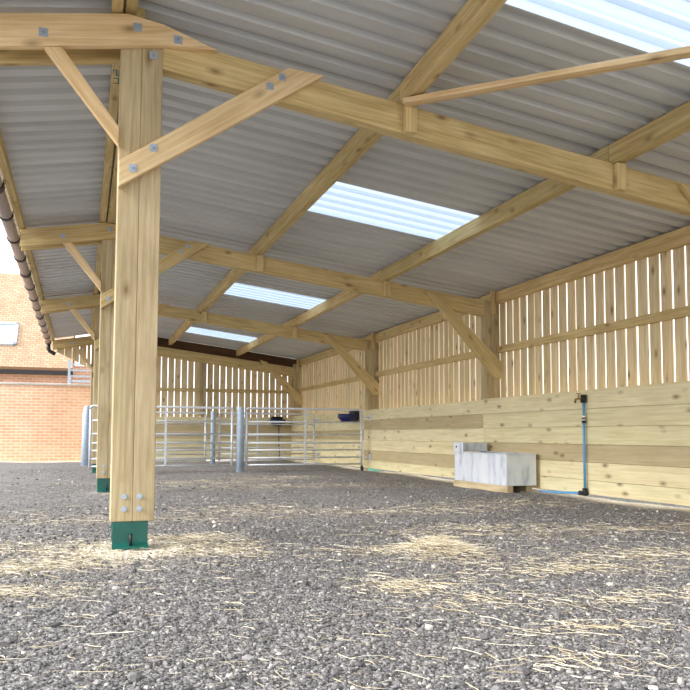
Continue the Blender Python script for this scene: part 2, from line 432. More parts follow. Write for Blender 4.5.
for i in range(0, len(edges), 2): sheet(m, APEX, 5.68, edges[i], edges[i + 1], zsheet)
for a, b in SKY:
    sheet(m, APEX, SX[0], a, b, zsheet); sheet(m, SX[1], 5.68, a, b, zsheet)
o = m.build('ceiling', M['sheet'], solid=.0015)
tag(o, 'grey ribbed metal roof sheeting seen from below', kind='structure')
m = MB(); cap = [(-.02, zcan(-.02) + .055), (APEX, zsheet(APEX) + .085), (.50, zsheet(.50) + .050), (.50, zsheet(.50) + .040), (APEX, zsheet(APEX) + .075), (-.02, zcan(-.02) + .045)]
m.prism([(x, Y0, z) for x, z in cap[:3]] + [(x, Y0, z) for x, z in cap[3:]], (0, Y1 - Y0, 0)); m.build('ridge_capping', M['sheet'], o)
names = ['partly in view at the top right', 'largest one seen whole', 'second in line beyond the first full one', 'farthest and smallest']
for i, (a, b) in enumerate(SKY):
    m = MB(); sheet(m, SX[0] + .002, SX[1] - .002, a + .002, b - .002, zsheet)
    o = m.build('window_%d' % (i + 1), M['rooflight'], solid=.002)
    tag(o, 'translucent ribbed rooflight panel, ' + names[i], kind='structure', group='rooflight panels')

# ------------------------------------------------------------------ timber frame
BV = .004
FR = ['nearest full frame, at the big front post', 'second frame', 'third frame, above the front gates', 'far end frame']
RT = .10                                                  # rafter thickness
def washer(parent, x, y, z, s=.05, name='bolt'):
    m = MB(); m.box((x - s / 2, y - .004, z - s / 2), (x + s / 2, y, z + s / 2), 0, .5)
    m.tube([(x, y - .004, z), (x, y - .009, z)], s * .24, 6, tint=.5); m.tube([(x, y - .009, z), (x, y - .028, z)], s * .13, 8, tint=.5)
    return m.build(name, M['bolt'], parent)
def lerp(a, b, t): return a + (b - a) * t

# open-side posts
plabels = ['big foreground timber post on a green steel shoe, with bolted brace', 'second timber post in the open side, half hidden behind the big foreground post',
           'third timber post in the open side, beside the front gate end', 'farthest open-side timber post at the rear corner']
for i, y in enumerate(YR):
    r = empty('timber_post', (XP + PW / 2, y, 0), plabels[i], 'post', 'open-side posts')
    d = .15 if i else .15; top = 3.105 if i else 3.105
    m = MB(); c = XP + PW / 2
    m.box((XP, y, .156), (c - .0005, y + d, top), 2, .45)
    m.box((c + .0005, y, .156), (XP + PW, y + d, top - .015), 2, .6)
    m.build('laminated_shaft', M['post'], r, BV)
    m = MB()
    gx0, gx1 = XP + .012, XP + .212
    m.box((gx0, y + .004, .035), (gx1, y + .016, .155), 2, .5)
    m.box((gx0, y + d - .016, .035), (gx1, y + d - .004, .155), 2, .5)
    m.prism([(gx0 - .004, y - .055, .014), (gx1 + .004, y - .055, .014), (gx1, y + .016, .040), (gx0, y + .016, .040)], (0, 0, -.012), (1, 0, 0), .5)
    m.box((gx0, y, .030), (gx1, y + d, .040), 0, .5)
    m.build('steel_shoe', M['green'], r, .002)
    m = MB(); m.box((gx0 + .06, y, -.03), (gx1 - .04, y + .1, .029), 0, .5); m.build('footing_stub', M['black'], r)
    m = MB(); m.tube([(XP + .115, y - .03, .02), (XP + .115, y - .03, .09)], .009, 8, tint=.5); m.build('anchor_bolt', M['black'], r)
    if i < 2:
        for bx in (.075, .161):
            for bz in (.30, .228):
                m = MB(); m.tube([(XP + bx, y - .001, bz), (XP + bx, y - .018, bz)], .011, 8, tint=.5); m.tube([(XP + bx, y, bz), (XP + bx, y - .003, bz)], .017, 12, tint=.5)
                m.build('bolt', M['bolt'], r)
    if i == 0: washer(r, XP + .192, y, 2.966, .048)

# rafters
XR0, XR1 = XP + PW, 5.21
rlabels = ['long sloping timber rafter of the nearest frame, running right from the big post', 'second sloping timber rafter, crossing mid picture to its wall post',
           'third sloping timber rafter, above the gates', 'rear sloping rafter on top of the end slats']
for i, y in enumerate(YR):
    r = empty('roof_rafter', (XR0, y, zraf(XR0)), rlabels[i], 'rafter', 'sloping rafters')
    dr = .205 if i < 3 else .24; lo = 0 if i < 3 else .085
    m = MB(); P = [(XR0, y, zraf(XR0) - dr - lo), (XR1, y, zraf(XR1) - dr - lo), (XR1, y, zraf(XR1) - lo), (XR0, y, zraf(XR0) - lo)]
    m.prism(P, (0, RT, 0), (1, 0, SL), .5); m.build('beam', M['frame'], r, BV)
    for x in (2.045, 3.75) if i < 3 else ():
        m = MB(); zt = zraf(x) + .0; w_ = .042
        m.box((x - w_, y - .052, zt - .205), (x + w_, y - .002, zt - .004), 2, .75); 
        m.build('cleat', M['frame'], r, .003)

# right-hand wall posts
wl = ['timber wall post at the right of the nearest bay', 'timber wall post left of the blue pipe, where the second rafter lands', 'timber wall post at the third rafter, right of the gates', 'corner timber wall post behind the gates']
for i, y in enumerate(YR):
    r = empty('wall_post', (5.33, y, 0), wl[i], 'post', 'wall posts')
    m = MB(); m.box((5.212, y, 0), (5.325, y + .12, zraf(5.3) + .02), 2, .3); m.box((5.327, y, 0), (5.443, y + .12, zraf(5.44) - .01), 2, .42)
    m.build('shaft', M['post'], r, BV)
    m = MB(); m.box((5.29, y - .05, 2.33), (5.355, y - .001, zsheet(5.3) - .01), 2, .8); m.build('cleat', M['frame'], r, .003)

# purlins, one timber per bay
bays = [(-.7, YR[0] + .05), (YR[0] + .053, YR[1] + .05), (YR[1] + .053, YR[2] + .05), (YR[2] + .053, YR[3] + .16)]
bn = ['overhead, nearest the camera', 'just beyond the big post', 'in the middle bay', 'in the far bay over the gates']
def purl(name, x0, x1, zlo, h, label, cat, mat='frame', drop=0):
    for k, (a, b) in enumerate(bays):
        m = MB(); zl = zlo if not callable(zlo) else zlo((x0 + x1) / 2)
        sk = -.20 if (k == 0 and x0 < 2.5) else 0; zq = -SL * sk * -1
        m.prism([(x0 + sk, a, zl + SL * sk), (x1 + sk, a, zl + SL * sk), (x1 + sk, a, zl + SL * sk + h), (x0 + sk, a, zl + SL * sk + h)], (-sk, b - a, -SL * sk), (0, 1, 0)); o = m.build(name, M[mat], None, BV)
        tag(o, label + ' ' + bn[k], cat, 'roof purlins')
purl('roof_purlin', 2.003, 2.085, lambda x: zraf(x - .041) + .001, PH - .012, 'purlin along the left ends of the rooflights,', 'purlin')
purl('roof_purlin', 3.712, 3.794, lambda x: zraf(x - .041) + .001, PH - .012, 'purlin along the right ends of the rooflights,', 'purlin')
for k, (a, b) in enumerate(bays):
    m = MB(); x0, x1 = (.185, .252) if k == 0 else (.221, .305); zl = 3.205 if k == 0 else 3.135
    m.prism([(x0, a, zl), (x1, a, zl), (x1, a, zsheet(x1) - .002), (x0, a, (zsheet(x0) if x0 > APEX else zcan(x0, 4.7)) - .003)], (0, b - a, 0), (0, 1, 0))
    tag(m.build('roof_purlin', M['frame'], None, BV), 'right-hand of the paired ridge purlins ' + bn[k], 'purlin', 'roof purlins')
    m = MB(); x0, x1 = (.105, .170) if k == 0 else (.135, .205)
    m.prism([(x0, a, zarm(x0, a) + .012), (x1, a, zarm(x1, a) + .006), (x1, a, zcan(x1, a) - .003), (x0, a, zcan(x0, a) - .003)], (0, b - a, -drop(b) + drop(a)), (0, 1, 0))
    o = tag(m.build('roof_purlin', M['frame'], None, .003), 'left-hand of the paired ridge purlins ' + bn[k], 'purlin', 'roof purlins')
    if k == 1: STAMPED = o
for k, (a, b) in enumerate(bays):
    a2, b2 = max(a, YR[k - 1] + .122) if k else a, min(b, YR[k] - .001)
    m = MB(); m.box((5.37, a2, 2.487), (5.442, b2, 2.650), 1)
    tag(m.build('eaves_timber', M['frame'], None, BV), 'timber beam along the top of the slatted wall ' + bn[k], 'beam', 'eaves beams')
for k, (a, b) in enumerate(bays):
    m = MB(); x0, x1 = -.740, -.675
    m.prism([(x0, a, zarm(x0, a) + .014), (x1, a, zarm(x1, a) + .006), (x1, a, zcan(x1, a) - .004), (x0, a, zcan(x0, a) - .004)], (0, b - a, -drop(b) + drop(a)), (0, 1, 0))
    tag(m.build('gutter_board', M['frame'], None, .003), 'narrow timber behind the gutter ' + bn[k], 'board', 'canopy edge timbers')

# canopy arms
al = ['canopy arm bolted across the front of the big post', 'canopy arm on the second post', 'canopy arm on the third post', 'canopy arm on the farthest post']
for i, y in enumerate(YR):
    r = empty('canopy_outrigger', (XP, y, 3.0), 'level-looking timber ' + al[i], 'beam', 'canopy beams')
    xr = .745; m = MB(); x0 = -.715
    P = [(x0, zarm(x0, y) - .205), (xr, zraf(xr) - .005), (XP + .15, zraf(XP + .1) + .055), (APEX - .02, zarm(APEX - .02, y) - .003), (x0, zarm(x0, y))]
    P = [(x0, zarm(x0, y) - .2), (.43, zarm(.43, y) - .2), (xr, zraf(xr) - .0 - drop(y)), (.40, zarm(.40, y) - .065), (.20, zarm(.20, y) - .003), (x0, zarm(x0, y))]
    m.prism([(a, y - .052, b) for a, b in P], (0, .05, 0), (1, 0, .18), .85); m.build('timber', M['frame'] if i else M['new'], r, BV)
    for bx, bz in ((-.266, 2.975), (.257, 3.098), (.496, 3.062)):
        if i == 0 or bx < .3: washer(r, bx, y - .052, bz - drop(y) + .02, .05)
    r2 = tag(None or (lambda mm: mm.build('canopy_outrigger', M['frame'], None, BV))((lambda mm: (mm.prism([(a, y + .152, b) for a, b in [(x0, zarm(x0, y) - .2), (XP + .2, zarm(XP + .2, y) - .2), (XP + .2, zraf(XP + .2) - .01 - drop(y)), (.12, zarm(.12, y)), (x0, zarm(x0, y))]], (0, .05, 0), (1, 0, .18), .5), mm)[1])(MB())),
             'hidden-side timber arm behind the ' + al[i], 'beam', 'rear canopy beams')

# canopy struts (thin braces on the gutter side)
for i, y in enumerate(YR):
    m = MB(); z0 = 2.36; zb = lambda x: zarm(x, y) - .203
    P = [(XP - .002, y - .05, 2.365 - drop(y) + .02), (XP - .002, y - .05, 2.475 - drop(y) + .02), (-.165, y - .05, zb(-.165)), (-.262, y - .05, zb(-.262))]
    m.prism(P, (0, .05, 0), (-.42, 0, .55)); o = m.build('canopy_strut', M['new'], None, .003)
    tag(o, 'thin diagonal strut under the ' + al[i], 'strut', 'canopy struts')

# knee braces on the open-side posts
kl = ['wide diagonal knee brace bolted to the big front post', 'diagonal knee brace from the second post to its rafter', 'diagonal knee brace from the third post to its rafter, mostly hidden behind posts', 'diagonal knee brace on the farthest open-side post']
for i, y in enumerate(YR):
    r = empty('knee_brace', (.8, y - .03, 2.6), kl[i], 'brace', 'open-side knee braces')
    yf = y - .055
    m = MB(); m.prism([(XP, yf, 2.113), (1.43, yf, 2.988), (1.19, yf, 3.002), (XP, yf, 2.272)], (0, .052, 0), (.82, 0, .57), .7)
    m.build('timber', M['new'] if i == 0 else M['frame'], r, BV)
    for bx, bz in ((.247, 2.235), (.362, 2.372), (1.07, 2.86), (1.15, 2.93)):
        if i < 2 or bx > 1: washer(r, bx, yf, bz, .045)

# knee braces on the wall posts
kw = ['at the right end of the nearest rafter', 'landing on the second wall post', 'landing on the third wall post', 'landing on the corner post behind the gates']
for i, y in enumerate(YR):
    yf = y - .055; m = MB()
    m.prism([(5.452, yf, 1.45), (5.452, yf, 1.66), (4.47, yf, zraf(4.47) - .05), (4.29, yf, zraf(4.29) - .03), (5.33, yf, 1.45)], (0, .052, 0), (.7, 0, -.72), .4)
    tag(m.build('wall_brace', M['frame'], None, BV), 'diagonal timber brace ' + kw[i], 'brace', 'wall-side knee braces')

# loose roof-plane diagonal, nearest bay
m = MB(); a = Vector((1.99, 4.60, zraf(1.99) - .022)); b = Vector((4.42, 1.55, zraf(4.42) - .022))
m.bar(a, b, .075, .038, side=(b - a).cross(Vector((0, 0, 1))), tint=.9)
tag(m.build('roof_bracing', M['new'], None, .003), 'thin diagonal bracing batten under the purlins, top right', 'batten')
# stamped mark on the ridge timber
m = MB(); random.seed(3)
STY = 5.13
glyph = {'U': [((0, 1), (0, 0)), ((0, 0), (.7, 0)), ((.7, 0), (.7, 1))], 'S': [((.7, 1), (0, 1)), ((0, 1), (0, .5)), ((0, .5), (.7, .5)), ((.7, .5), (.7, 0)), ((.7, 0), (0, 0))],
         'C': [((.7, 1), (0, 1)), ((0, 1), (0, 0)), ((0, 0), (.7, 0))], '4': [((0, 1), (0, .5)), ((0, .5), (.7, .5)), ((.7, 1), (.7, 0))]}
for k, ch in enumerate('4CSU'):
    for (p, q) in glyph[ch]:
        P = lambda s_: (.146 + (1 - s_[1]) * .040, STY + k * .125 + s_[0] * .12, zarm(.170, YR[0] + .053) + .0085 - .0088 * (STY + k * .125 - YR[0] - .053) - .0012)
        m.bar(P(p), P(q), .010, .002, side=(1, 0, 0) if abs(p[0] - q[0]) > .1 else (0, 1, 0), tint=.5)
stamp = m

# ------------------------------------------------------------------ right-hand wall
wr = bpy.data.objects.new('wall_right', None); COL.objects.link(wr); wr.location = (XB, 9, 0); tag(wr, 'right-hand shed wall of boards and spaced slats', kind='structure')
rows = [1.15, .955, .762, .57, .378, .188, .035]
near = {3}; mid = {1, 4}
spans = [(.6, YR[0] + .06), (YR[0] + .063, YR[1] - .03), (YR[1] - .027, YR[2] + .05), (YR[2] + .053, YR[3] + .075)]
for bi, (a, b) in enumerate(spans):
    m = MB(); off = .012 if bi == 1 else 0
    for k in range(6):
        g_ = (bi in (0, 1) and k in near) or (bi in (2,) and k in mid) or (bi == 3 and k == 2)
        m.box((XB - (.012 if bi <= 1 else 0), a, rows[k + 1] + .0018), (XB + .04, b, rows[k] - .0018 + (.012 if bi <= 1 else 0) * (k == 0)), 1, .99 if g_ else random.uniform(.2, .9))
    for k in range(1, 6): m.box((XB + .012, a, rows[k] - .008), (XB + .03, b, rows[k] + .008), 1, .2)
    m.build('plank_boarding', M['board'], wr, .0025)
for bi in range(4):
    a = YR[bi - 1] + .0 if bi else .6; b = YR[bi] + (.16 if bi == 3 else 0)
    m = MB(); y = 9.302 - .174 * 60
    while y < b:
        y0s, y1s = y + .019, y + .174 - .008
        if y0s >= a - .02 and y0s < b - .02:
            j = random.uniform(-.004, .004)
            m.box((XW + .002, y0s + j, .95), (XW + .018, y1s + j, 2.615), 2)
        y += .174
    m.build('slatted_cladding', M['slat'], wr, .002)
    m = MB(); m.box((5.385, a + .122, 1.80), (5.443, b - .002, 1.893), 1); m.build('cladding_rail', M['frame'], wr, .003)

m = MB(); P = prof(-.9, YR[3] + .2); vs = []
for (y, h) in P: vs += [(5.447, y, 2.60), (5.447, y, zsheet(5.447) + h - .001), (5.470, y, 2.60), (5.470, y, zsheet(5.47) + h - .001)]
vs = [(v[0] + .02, v[1], v[2]) for v in vs]
fs = []
for q in range(len(P) - 1):
    a = 4 * q; fs += [(a, a + 4, a + 5, a + 1), (a + 2, a + 3, a + 7, a + 6), (a + 1, a + 5, a + 7, a + 3), (a, a + 2, a + 6, a + 4)]
m.raw(vs, fs); m.build('rib_light_stop', M['black'], wr)  # added strip, blocks daylight entering through the sheet ribs
# rear wall
wb = bpy.data.objects.new('wall_back', None); COL.objects.link(wb); wb.location = (2.5, YR[3], 0); tag(wb, 'rear shed wall of boards and spaced slats', kind='structure')
ye = YR[3]
m = MB(); rr = [1.11, .93, .745, .56, .375, .19, .03]
for k in range(6):
    m.box((XP + PW + .01, ye + .03, rr[k + 1] + .0004), (5.168, ye + .075, rr[k] - .0004), 0, .99 if k in (1, 2) else random.uniform(.1, .6))
m.build('plank_boarding', M['board'], wb, .003)
m = MB(); x = 5.078 - .1625 * 29
while x < 5.3:
    x0, x1 = x + .015, x + .1625 - .003
    if x0 > .42: m.box((x0, ye + .13, .9), (min(x1, 5.44), ye + .15, zraf(x1) - .25), 2)
    x += .1625
m.build('slatted_cladding', M['slat'], wb, .002)
m = MB(); m.box((XP + PW + .01, ye + .08, 1.745), (2.77, ye + .128, 1.83), 0); m.box((2.95, ye + .08, 1.745), (5.20, ye + .128, 1.83), 0); m.build('cladding_rail', M['frame'], wb, .003)
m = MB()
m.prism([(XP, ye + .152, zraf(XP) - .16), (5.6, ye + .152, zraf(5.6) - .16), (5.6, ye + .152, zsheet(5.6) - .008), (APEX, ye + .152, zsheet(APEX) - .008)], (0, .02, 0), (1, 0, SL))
m.build('gap_darkening_board', M['dark'], wb)  # added board: hides the bright sky and paints the gap dark
m = MB(); m.box((2.775, ye + .0, 1.12), (2.85, ye + .075, zraf(2.8) - .33), 2, .2); m.box((2.852, ye + .0, 1.12), (2.94, ye + .075, zraf(2.85) - .33), 2, .45)
tag(m.build('gable_stud', M['post'], None, .003), 'narrow timber stud standing mid rear wall between the slats', 'stud')
# canopy gable infill slats (triangle under the last arm)
m = MB()
xs = [-.62, -.44, -.27, -.10, .07, .16]
for a, b in zip(xs, xs[1:]):
    lo = lambda x: 2.66 - (x + .62) * .50
    m.prism([(a, ye + .21, lo(a) - .02), (b - .015, ye + .21, lo(b - .015) - .02), (b - .015, ye + .21, zarm(b) - .12), (a, ye + .21, zarm(a) - .12)], (0, .02, 0), (0, 0, 1))
m.build('canopy_infill_slats', M['slat'], wb)

# ------------------------------------------------------------------ gutter
r = empty('rain_gutter', (-.8, 9, 2.85), 'half-round brown gutter with black brackets along the canopy edge at the left', 'gutter')
m = MB(); gy0, gy1 = -.6, YR[3] + .30; gxm, gr = -.812, .064; N = 12
gz = lambda y: zcan(-.8, y) - .09
def ring(y, r0): return [(gxm + r0 * math.cos(math.pi * (1 + k / N)), y, gz(y) + r0 * math.sin(math.pi * (1 + k / N))) for k in range(N + 1)]
n1 = N + 1
m.raw(ring(gy0, gr) + ring(gy1, gr), [(k, k + 1, n1 + k + 1, n1 + k) for k in range(N)], None, .5, smooth=True); m.build('channel', M['gutter'], r, solid=.003)
y = gy0 + .4; k = 0
while y < gy1:
    wd = .13 if k % 4 == 0 else .055
    m = MB(); vs = ring(y - wd / 2, gr + .001) + ring(y - wd / 2, gr + .011) + ring(y + wd / 2, gr + .001) + ring(y + wd / 2, gr + .011)
    fs = []
    for q_ in range(N):
        fs += [(n1 + q_, 3 * n1 + q_, 3 * n1 + q_ + 1, n1 + q_ + 1), (q_, q_ + 1, n1 + q_ + 1, n1 + q_), (2 * n1 + q_, 3 * n1 + q_, 3 * n1 + q_ + 1, 2 * n1 + q_ + 1), (q_, 2 * n1 + q_, 2 * n1 + q_ + 1, q_ + 1)]
    m.raw(vs, fs, None, .5); m.box((gxm + gr + .0, y - wd / 2, gz(y) - .025), (-.742, y + wd / 2, gz(y) + .03), 0, .5)
    m.build('bracket', M['black'], r); k += 1; y += .98
ge = gz(gy1)
m = MB(); m.tube([(gxm, gy1 - .18, ge - .05), (gxm, gy1 - .18, ge - .16), (gxm + .03, gy1 - .18, ge - .22), (gxm + .12, gy1 - .18, ge - .27), (gxm + .16, gy1 - .18, ge - .29)], .046, 14, tint=.5)
m.build('outlet_elbow', M['black'], r)
m = MB(); m.tube([(gxm, gy1 + .001, ge - .012), (gxm, gy1 + .012, ge - .012)], gr * .9, 14, tint=.5); m.build('end_stop', M['black'], r)

# ------------------------------------------------------------------ gates and poles
def gate(x0, x1, y, zs, mids, label, hinge_right=False, latch=None):
    r = empty('field_gate', ((x0 + x1) / 2, y, 0), label, 'gate', 'galvanised field gates')
    for k, z in enumerate(zs):
        m = MB(); q = .021 if k == 0 else .015
        if k == 0: m.tube([(x0 + .0, y, z - .04), (x0 + .003, y, z - .012), (x0 + .02, y, z), (x1 - .02, y, z), (x1 - .003, y, z - .012), (x1, y, z - .04)], q, 10, tint=.5)
        else: m.tube([(x0, y, z), (x1, y, z)], q, 8, tint=.5)
        m.build('rail', M['galv'], r)
    for x in (x0, x1):
        m = MB(); m.tube([(x, y, zs[-1] - .02), (x, y, zs[0] - .05)], .022, 10, tint=.5); m.build('end_stile', M['galv'], r)
    for x in mids:
        m = MB(); m.box((x - .018, y - .024, zs[-1]), (x + .018, y - .016, zs[0]), 2, .5); m.build('upright_brace', M['galv'], r)
    if hinge_right:
        for z in (zs[0] - .14, zs[-1] + .12):
            m = MB(); m.tube([(x1 + .02, y, z), (XB - .015, y, z)], .012, 8, tint=.5); m.box((XB - .016, y - .05, z - .06), (XB - .004, y + .05, z + .06), 2, .5); m.build('hinge', M['galv'], r)
    if latch:
        m = MB(); m.tube([(latch[0], y, latch[1]), (latch[0] + .055, y, latch[1])], .012, 8, tint=.5); m.build('latch', M['galv'], r)
    return r
ZF = [1.14, .90, .675, .517, .39, .252, .125]
ZR = [1.14, .90, .65, .50, .375, .24, .11]
YF, YG = 13.62, 16.9
gate(.13, 2.53, YF, ZF, [1.37], 'front galvanised gate between the posts and the near steel pole', latch=(2.556, 1.0))
gate(2.795, 4.99, YF, ZF, [3.885], 'front galvanised gate from the near steel pole to the board wall', True)
gate(.30, 2.555, YG, ZR, [1.4], 'rear galvanised gate behind the left front gate')
gate(2.86, 5.03, YG, ZR, [3.71], 'rear galvanised gate behind the right front gate', True)
def pole(x, y, rad, h, label):
    m = MB(); m.tube([(x, y, -.05), (x, y, h - .012), (x, y, h - .004), (x, y, h)], [rad, rad, rad * .97, rad * .88], 24, tint=.5)
    tag(m.build('steel_pole', M['galvpole']), label, 'pole', 'round steel gate poles')
pole(2.685, YF + .03, .07, 1.165, 'round galvanised steel pole standing between the two front gates')
pole(2.72, YG, .055, 1.18, 'slimmer steel pole between the two rear gates')
m = MB(); m.tube([(.085, 17.3, -.05), (.085, 17.3, 1.1), (.095, 17.3, 1.24), (.10, 17.3, 1.27)], [.098, .085, .07, .05], 24, tint=.5)
tag(m.build('steel_pole', M['galvpole']), 'steel pole left of the timber posts, in front of the brick wall', 'pole', 'round steel gate poles')
m = MB(); m.tube([(5.0, YF, .105), (5.0, YF, .045)], .012, 8, tint=.5); m.tube([(4.985, YF, .04), (5.02, YF, .04)], .042, 14, tint=.5)
tag(m.build('gate_wheel', M['black']), 'small black wheel under the gate end by the board wall', 'wheel')

# ------------------------------------------------------------------ water trough
r = empty('water_trough', (4.9, 8.7, 0), 'galvanised rectangular water trough standing on timber bearers by the board wall', 'trough')
x0, x1, y0, y1, zb, zt = 4.70, 5.10, 7.90, 9.22, .075, .44
m = MB(); t_ = .006
m.box((x0, y0, zb), (x0 + t_, y1, zt)); m.box((x1 - t_, y0, zb), (x1, y1, zt)); m.box((x0 + t_, y0, zb), (x1 - t_, y0 + t_, zt)); m.box((x0 + t_, y1 - t_, zb), (x1 - t_, y1, zt)); m.box((x0 + t_, y0 + t_, zb), (x1 - t_, y1 - t_, zb + t_))
m.build('tank', M['trough'], r)
m = MB()
for a, b in (((x0 - .012, y0 - .012), (x0 + .018, y1)), ((x1 - .018, y0 - .012), (x1 + .012, y1)), ((x0 + .018, y0 - .012), (x1 - .018, y0 + .018))):
    m.box((a[0], a[1], zt + .0005), (b[0], b[1], zt + .012))
m.build('rolled_rim', M['trough'], r, .003)
m = MB(); m.box((x0 - .004, y1 - .16, zt + .013), (x1 + .005, y1 + .01, .568)); m.box((x0 - .012, y1 - .26, zt - .02), (x0 - .0005, y1 + .01, .575))
m.build('float_cover', M['trough'], r, .004)
m = MB(); m.tube([(x0 - .0125, y1 - .08, .515), (x0 - .018, y1 - .08, .515)], .014, 10); m.build('cover_bolt', M['black'], r)
m = MB(); m.box((x0 - .01, y0 - .03, -.02), (x0 + .07, y1 + .02, .073), 1); m.build('bearer', M['post'], r, .004)
m = MB(); m.box((x1 - .10, y0 + .06, -.02), (x1 - .02, y1 + .02, .073), 1); m.build('bearer', M['post'], r, .004)
m = MB(); m.box((x0 + .006, y0 + .01, .40), (x1 - .006, y1 - .01, .402)); m.build('water', plain('dark_water', (60, 66, 68), .05), r)

# ------------------------------------------------------------------ standpipe
r = empty('water_standpipe', (5.12, 7.04, 0), 'blue water pipe with black fittings and brass tap fixed to the board wall', 'pipe')
px, py = 5.125, 7.005
m = MB(); m.tube([(px, py, .07), (px, py, 1.03)], .0135, 12); m.build('riser_pipe', M['blue'], r)
m = MB(); m.tube([(px, py - .01, .05), (px, py + .25, .035), (px - .02, py + .6, .02), (px - .03, py + .82, .012)], .0135, 12); m.build('ground_pipe', M['blue'], r)
m = MB(); m.tube([(px, py, 1.02), (px, py, 1.105)], .032, 14); m.tube([(px, py, 1.06), (px + .03, py, 1.06)], .018, 10); m.build('top_elbow', M['black'], r)
m = MB(); m.tube([(px, py, .80), (px, py, .825)], .024, 12); m.tube([(px, py, .845), (px, py, .86)], .021, 12); m.build('clip', M['black'], r)
m = MB(); m.tube([(px, py, .828), (px, py, .88)], .019, 12); m.build('white_coupling', M['white'], r)
m = MB(); m.tube([(px, py, .03), (px, py, .10)], .028, 12); m.tube([(px, py - .03, .045), (px, py + .09, .045)], .026, 12); m.build('bottom_elbow', M['black'], r)
m = MB(); m.tube([(px, py + .02, 1.065), (px - .015, py + .085, 1.068), (px - .03, py + .10, 1.062), (px - .035, py + .105, 1.02)], [.012, .012, .012, .014], 10)
m.tube([(px - .01, py + .07, 1.07), (px - .01, py + .07, 1.115)], .008, 8); m.bar((px - .01, py + .04, 1.12), (px - .01, py + .115, 1.125), .014, .008)
m.build('brass_tap', M['brass'], r)

# drinking bowls
def bowl(loc, rz, label, pipe):
    r = empty('drinking_bowl', loc, label, 'bowl', 'wall-mounted drinking bowls'); r.rotation_euler = (0, 0, rz)
    bpy.context.view_layer.update()
    def place(o): o.matrix_parent_inverse = Matrix.Identity(4)
    m = MB(); vs = []; N = 20; prof_ = [(.07, -.12), (.14, -.10), (.20, -.02), (.205, .05), (.19, .05), (.17, -.0), (.10, -.06), (.0, -.065)]
    for rad, z in prof_:
        for k in range(N):
            q = 2 * math.pi * k / N; yy = -rad * 1.05 * math.sin(q) - .17
            vs.append((rad * 1.0 * math.cos(q), min(yy, -.02) if z < 1 else yy, z))
    fs = [(i * N + k, i * N + (k + 1) % N, (i + 1) * N + (k + 1) % N, (i + 1) * N + k) for i in range(len(prof_) - 1) for k in range(N)] + [tuple(range(N))]
    m.raw(vs, fs, None, .5, smooth=True); o = m.build('basin', M['navy'], r, solid=.003); place(o)
    m = MB(); m.box((-.15, -.115, -.07), (.15, -.004, .125)); o = m.build('valve_housing', M['black'], r, .02); place(o)
    if pipe:
        m = MB(); m.tube([(.06, -.05, -.1), (.06, -.05, -.5), (.09, -.05, -.95)], .012, 8); o = m.build('supply_pipe', M['navy'], r); place(o)
        m = MB(); m.box((.02, -.09, -.98), (.16, -.004, -.93)); o = m.build('pipe_fitting', M['black'], r, .004); place(o)
bowl((4.76, ye + .03, 1.01), 0, 'blue-black drinking bowl on the rear wall boards, behind the gates', True)
bowl((XB - .002, 14.38, 1.03), -math.pi / 2, 'navy drinking bowl on the right wall, seen through the front gate end', False)
m = MB(); random.seed(5)
for k in range(3):
    cx, cy = 5.08 + random.uniform(-.02, .02), 13.0 + k * .17
    P = [(cx + .05 * math.cos(q) * random.uniform(.7, 1.2), cy + .09 * math.sin(q) * random.uniform(.7, 1.2), .012) for q in np.linspace(0, 2 * math.pi, 10)[:-1]]
    m.prism(P, (0, 0, .018 + .01 * k), (1, 0, 0))
tag(m.build('crumpled_rag', M['teal'], None, .006), 'small pale teal rag on the ground at the foot of the boards', 'rag')

# stamp as part of the ridge timber it sits on
o = stamp.build('ink_stamp', M['ink'], STAMPED); o['label'] = 'teal ink stamp'

# ------------------------------------------------------------------ buildings outside
m = MB()
def wall(mb, x0, x1, y, z0, z1, th=.22, mi=0):
    vs = [(x0, y, z0), (x1, y, z0), (x1, y, z1), (x0, y, z1), (x0, y + th, z0), (x1, y + th, z0), (x1, y + th, z1), (x0, y + th, z1)]
    g = [(v[0], v[2], v[1]) for v in vs]
    mb.raw(vs, [(0, 1, 2, 3), (5, 4, 7, 6), (4, 0, 3, 7), (1, 5, 6, 2), (3, 2, 6, 7), (4, 5, 1, 0)], g, .5, mi)
r = empty('garden_wall', (-3, 20.6, 0), 'orange brick boundary wall behind the yard at the left', 'wall')
wall(m, -9, 1.1, 20.5, -.05, 1.88); m.build('brickwork', M['brick'], r)
m = MB(); m.box((-9, 20.46, 1.881), (1.1, 20.76, 1.94), 0); m.build('coping', M['stone'], r, .01)
h = empty('brick_house', (-6, 25, 0), 'brick house with brown tiled roof and rooflight, beyond the boundary wall', 'house')
m = MB(); wall(m, -14, -.38, 24.35, 0, 2.54, 6); m.build('walls', M['brick2'], h)
m = MB(); ye0, ze0, yr0, zr0 = 24.0, 2.52, 27.4, 5.88
vs = [(-14.2, ye0, ze0), (-.32, ye0, ze0), (-.32, yr0, zr0), (-14.2, yr0, zr0)]
s_ = math.hypot(yr0 - ye0, zr0 - ze0)
nrm = Vector((0, -(zr0 - ze0), yr0 - ye0)).normalized() * .12
V2 = [Vector(v) for v in vs]; V3 = [v + nrm for v in V2]
G = [(0, 0, 0), (13.9, 0, 0), (13.9, s_, 0), (0, s_, 0)]
m.raw(V2 + V3, [(3, 2, 1, 0), (4, 5, 6, 7), (0, 1, 5, 4), (1, 2, 6, 5), (2, 3, 7, 6), (3, 0, 4, 7)], G + G, .5)
m.raw([(-14.2, yr0, zr0), (-.32, yr0, zr0), (-.32, yr0 + 3.4, ze0), (-14.2, yr0 + 3.4, ze0)], [(0, 1, 2, 3)], G, .5)
m.build('tiled_roof', M['tile'], h)
